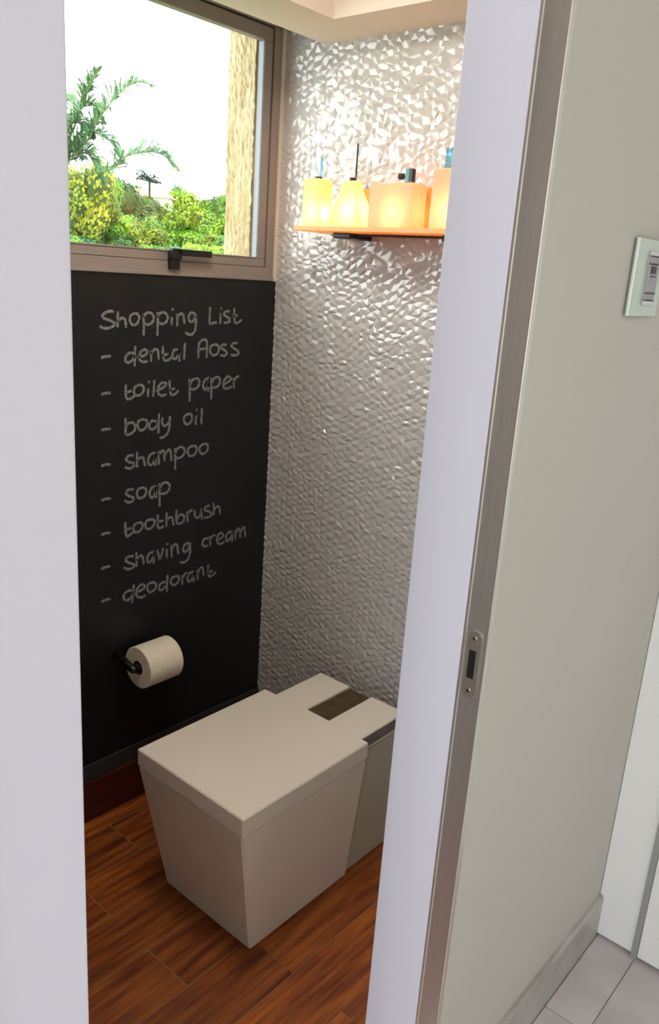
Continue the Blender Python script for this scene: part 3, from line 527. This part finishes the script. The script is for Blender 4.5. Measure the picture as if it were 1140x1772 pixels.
# azimuth of a picture column near the treeline: x=145 -> .574, x=250 -> .640, x=380 -> .724, x=60 -> .52
def azi(px): return .574+(px-145)*.000640
COLN = {'bright': 'bright lime green', 'mid': 'mid green', 'dark': 'dark green', 'yellow': 'yellow green', 'cool': 'bluish green'}
spots = [  # picture column, distance, elevation of top, crown radius, colour, squash
    (150, 20, .093, .80, 'yellow', 1.5), (176, 21, .095, .62, 'mid', 1.6), (110, 22, .09, 1.4, 'yellow', 1.2),
    (218, 33, .083, 1.35, 'dark', 1.2), (236, 38, .072, 1.1, 'mid', 1.1), (196, 36, .080, 1.3, 'cool', 1.1),
    (262, 38, .060, 1.2, 'dark', 1.0), (286, 44, .070, 1.3, 'mid', 1.2), (304, 46, .083, 1.0, 'cool', 1.5), (322, 44, .080, 1.5, 'bright', 1.2),
    (345, 46, .074, 1.4, 'mid', 1.0), (368, 48, .071, 1.4, 'mid', 1.0), (386, 47, .078, 1.2, 'dark', 1.1), (410, 46, .080, 1.5, 'mid', 1.1), (440, 45, .083, 1.6, 'mid', 1.1), (470, 45, .085, 1.8, 'dark', 1.1),
    (330, 30, .063, 1.15, 'bright', 1.1), (298, 31, .050, 1.1, 'mid', 1.0), (265, 30, .052, 1.1, 'dark', 1.0), (232, 27, .050, .9, 'mid', 1.0),
    (362, 30, .052, 1.05, 'bright', 1.0), (388, 31, .055, .95, 'mid', 1.0), (415, 30, .055, 1.1, 'bright', 1.0), (445, 30, .055, 1.3, 'mid', 1.0),
    (200, 24, .046, .85, 'bright', 1.0), (168, 22, .044, .8, 'bright', .9), (140, 22, .040, .8, 'cool', .9), (105, 22, .045, 1.0, 'mid', .9),
    (245, 23, .037, .75, 'yellow', .9), (275, 24, .034, .8, 'mid', .9), (306, 24, .036, .85, 'bright', .9), (338, 25, .036, .8, 'mid', .9),
    (368, 24, .034, .75, 'yellow', .9), (396, 24, .035, .85, 'mid', .9), (428, 24, .035, .95, 'bright', .9),
    (158, 18, .022, .62, 'cool', .9), (188, 18, .020, .60, 'mid', .9), (215, 18, .020, .55, 'dark', .9), (242, 18, .018, .62, 'bright', .9), (270, 18, .016, .58, 'mid', .9),
    (298, 18, .016, .6, 'cool', .9), (326, 18, .018, .6, 'bright', .9), (352, 18, .022, .60, 'bright', .9), (380, 18, .014, .58, 'mid', .9), (408, 18, .014, .6, 'bright', .9), (440, 18, .015, .7, 'mid', .9), (128, 18, .02, .6, 'mid', .9),
    (165, 14.5, .002, .55, 'cool', .8), (200, 14.5, .000, .52, 'bright', .8), (236, 14.5, -.002, .52, 'mid', .8), (272, 14.5, -.003, .52, 'bright', .8), (308, 14.5, -.004, .52, 'mid', .8), (344, 14.5, -.004, .52, 'bright', .8), (380, 14.5, -.005, .52, 'yellow', .8), (416, 14.5, -.005, .6, 'mid', .8), (130, 14.5, .0, .6, 'mid', .8), (100, 14.5, .0, .7, 'mid', .8),
]
rows = {20: 'tall near tree', 21: 'tall near tree'}
def where(px):
    if px < 135: return 'just beyond the left edge of the window view'
    if px < 180: return 'at the left of the window view'
    if px < 230: return 'left of the tan roof'
    if px < 290: return 'under the tan roof'
    if px < 350: return 'in the middle of the window view'
    if px < 392: return 'near the stucco pier'
    return 'behind the stucco pier'
def rowname(d):
    return ('lowest bushy' if d < 16 else 'low bushy' if d < 20 else 'rounded' if d < 26 else 'half-way up' if d < 32 else 'skyline')
seen = {}
for px, d, top, rad, kind, sq in spots:
    L_ = '%s %s tree %s' % (COLN[kind], rowname(d), where(px))
    if L_ in seen: L_ += ', %s one' % ('right-hand' if px > seen[L_] else 'left-hand')
    assert L_ not in seen or print('DUP', L_) is None
    seen[L_] = px
    tree(azi(px), d, top, rad, kind, L_, sq)

# scrub that carries the hillside on beyond the photograph's window view
sc = bmesh.new(); r2 = random.Random(21)
for k in range(46):
    px = r2.uniform(-900, 60); d = r2.choice((15, 19, 25, 32, 44)); a_ = azi(px); rad = .035*d+.3
    m_ = CR[r2.choice(('bright', 'mid', 'dark', 'cool'))][0]; n0 = len(sc.verts); sc.from_mesh(m_); sc.verts.ensure_lookup_table()
    top = {15: .0, 19: .02, 25: .04, 32: .055, 44: .08}[d]
    T = Matrix.Translation((CAM.x-math.cos(a_)*d, CAM.y+math.sin(a_)*d, CAM.z+top*d-rad*.7)) @ Matrix.Diagonal((rad*1.3, rad*1.3, rad, 1))
    for v in sc.verts[n0:]: v.co = T @ v.co
obj('hillside_scrub', sc, [LEAF[1], M['leaf_shade']], label='dense green scrub on the hillside left of the window view', cat='shrubs', kind='stuff')

# house with a tan roof among the trees
hd = 43; hx, hy = CAM.x-math.cos(azi(256))*hd, CAM.y+math.sin(azi(256))*hd; hz = CAM.z+.0655*hd
th = thing('house', 'distant cream house with a tan hipped roof among the trees', 'house', (hx, hy, hz-2.6))
rot = Matrix.Translation((hx, hy, 0)) @ Matrix.Rotation(-.9, 4, 'Z')
b = box(-.85, .85, -1.1, 1.1, hz-2.6, hz+.12); b.transform(rot); obj('house_wall', b, M['house_wall'], th)
b = loft([[(-1.0, -1.3, hz+.12), (1.0, -1.3, hz+.12), (1.0, 1.3, hz+.12), (-1.0, 1.3, hz+.12)], [(-.2, -.5, hz+.62), (.2, -.5, hz+.62), (.2, .5, hz+.62), (-.2, .5, hz+.62)]]); b.transform(rot); obj('roof', b, M['roof_tile'], th)

# palms
def frond(b, bs, pts, n=44, leaf=.33, droop=.35, r=None, rad=.014):
    P = [Vector(p) for p in spline([tuple(p) for p in pts], 8)]
    tube(P, [rad*(1-.7*i/len(P)) for i in range(len(P))], 6, bm=bs)
    m = len(P)
    for k in range(n):
        f = .12+.88*k/(n-1); i = min(int(f*(m-1)), m-2); c = P[i].lerp(P[i+1], f*(m-1)-i); d = (P[i+1]-P[i]).normalized()
        sd = d.cross(Vector((0, 0, 1))); sd = sd.normalized() if sd.length > .1 else Vector((1, 0, 0)); up = sd.cross(d)
        L_ = leaf*math.sin(math.pi*(.18+.80*f))*r.uniform(.75, 1.15)
        for s in (-1, 1):
            dd = (sd*s*r.uniform(.5, 1.0)+d*r.uniform(.4, .8)+up*r.uniform(-.2, .7)).normalized()
            e1 = c+dd*L_*.55; e2 = e1+(dd-Vector((0, 0, droop+.5*r.random())))*L_*.45; w_ = Vector((0, 0, 1)).cross(dd).normalized()*.018+up*.010
            v = [b.verts.new(q) for q in (c-w_*.5, c+w_*.5, e1+w_, e1-w_, e2)]
            b.faces.new((v[0], v[1], v[2], v[3])); b.faces.new((v[3], v[2], v[4]))
def palm(name, label, crown, base_z, fronds, leafm, stemm, scale=1.0, leaf=.44, rad=.016, seed=1, n=64):
    r = random.Random(seed); t = thing(name, label, 'palm tree', (crown.x, crown.y, base_z), None)
    obj('trunk', tube([(crown.x, crown.y, base_z), (crown.x+.05*scale, crown.y, (crown.z+base_z)/2), (crown.x, crown.y, crown.z)], [.13*scale, .1*scale, .08*scale], 10), M['trunk'], t, smooth=True)
    for pts in fronds:
        b, bs = bmesh.new(), bmesh.new(); frond(b, bs, pts, n, leaf, r=r, rad=rad); me = bpy.data.meshes.new('s'); bs.to_mesh(me); bs.free()
        k = len(b.faces); b.from_mesh(me); bpy.data.meshes.remove(me); b.faces.ensure_lookup_table()
        for f in b.faces[k:]: f.material_index = 1
        obj('frond', b, [leafm, stemm], t)
pc = Vector((-10.42, 5.55, 2.75)); r = random.Random(11)
FR = [[(-10.42, 5.55, 2.75), (-10.1, 5.93, 3.3), (-10.02, 6.04, 3.56), (-9.85, 6.29, 3.97), (-9.68, 6.53, 4.21), (-9.51, 6.76, 4.18)],
      [(-10.42, 5.55, 2.75), (-10.39, 6.03, 3.78), (-10.32, 6.14, 4.12), (-10.22, 6.29, 4.42)],
      [(-10.42, 5.55, 2.75), (-9.58, 5.98, 2.89), (-9.46, 6.16, 3.09), (-9.26, 6.43, 3.2), (-9.1, 6.64, 3.16), (-8.97, 6.8, 2.97)],
      [(-10.42, 5.55, 2.75), (-10.3, 5.8, 3.2), (-10.15, 6.0, 3.45), (-9.95, 6.25, 3.35), (-9.8, 6.4, 3.05)],
      [(-10.42, 5.55, 2.75), (-10.4, 5.75, 3.3), (-10.3, 5.95, 3.75), (-10.15, 6.1, 3.85), (-10.0, 6.2, 3.6)],
      [(-10.42, 5.55, 2.75), (-10.35, 5.75, 3.0), (-10.2, 5.95, 3.15), (-10.1, 6.1, 3.0), (-10.05, 6.2, 2.7)],
      [(-10.42, 5.55, 2.75), (-10.5, 5.8, 3.4), (-10.45, 6.0, 3.6), (-10.3, 6.2, 3.4)]]
for k in range(9):
    a = 2.2+k*.45; L_ = r.uniform(1.1, 1.5); e = r.uniform(.3, 1.0)
    FR.append([tuple(pc+Vector((math.cos(a)*L_*f, math.sin(a)*L_*f, e*math.sin(f*2.4)*L_*.7))) for f in (0, .3, .6, .85, 1.0)])
palm('palm_tree', 'near feathery palm with arching fronds at the left of the window', pc, -3.0, FR, M['palm_leaf'], M['palm_stem'], seed=4)
pc2 = ray(-.799, .6017, .086, 41); FR = []
for k in range(12):
    a = k*.53; L_ = r.uniform(.5, .75); e = r.uniform(-.1, .9)
    FR.append([tuple(pc2+Vector((math.cos(a)*L_*f, math.sin(a)*L_*f, e*L_*math.sin(f*2.6)*.6))) for f in (0, .35, .7, 1.0)])
palm('palm_tree', 'small distant dark palm standing above the tan roof', pc2, ground_z(41, .64), FR, M['palm_far'], M['palm_far'], .6, .34, .03, 9, 20)
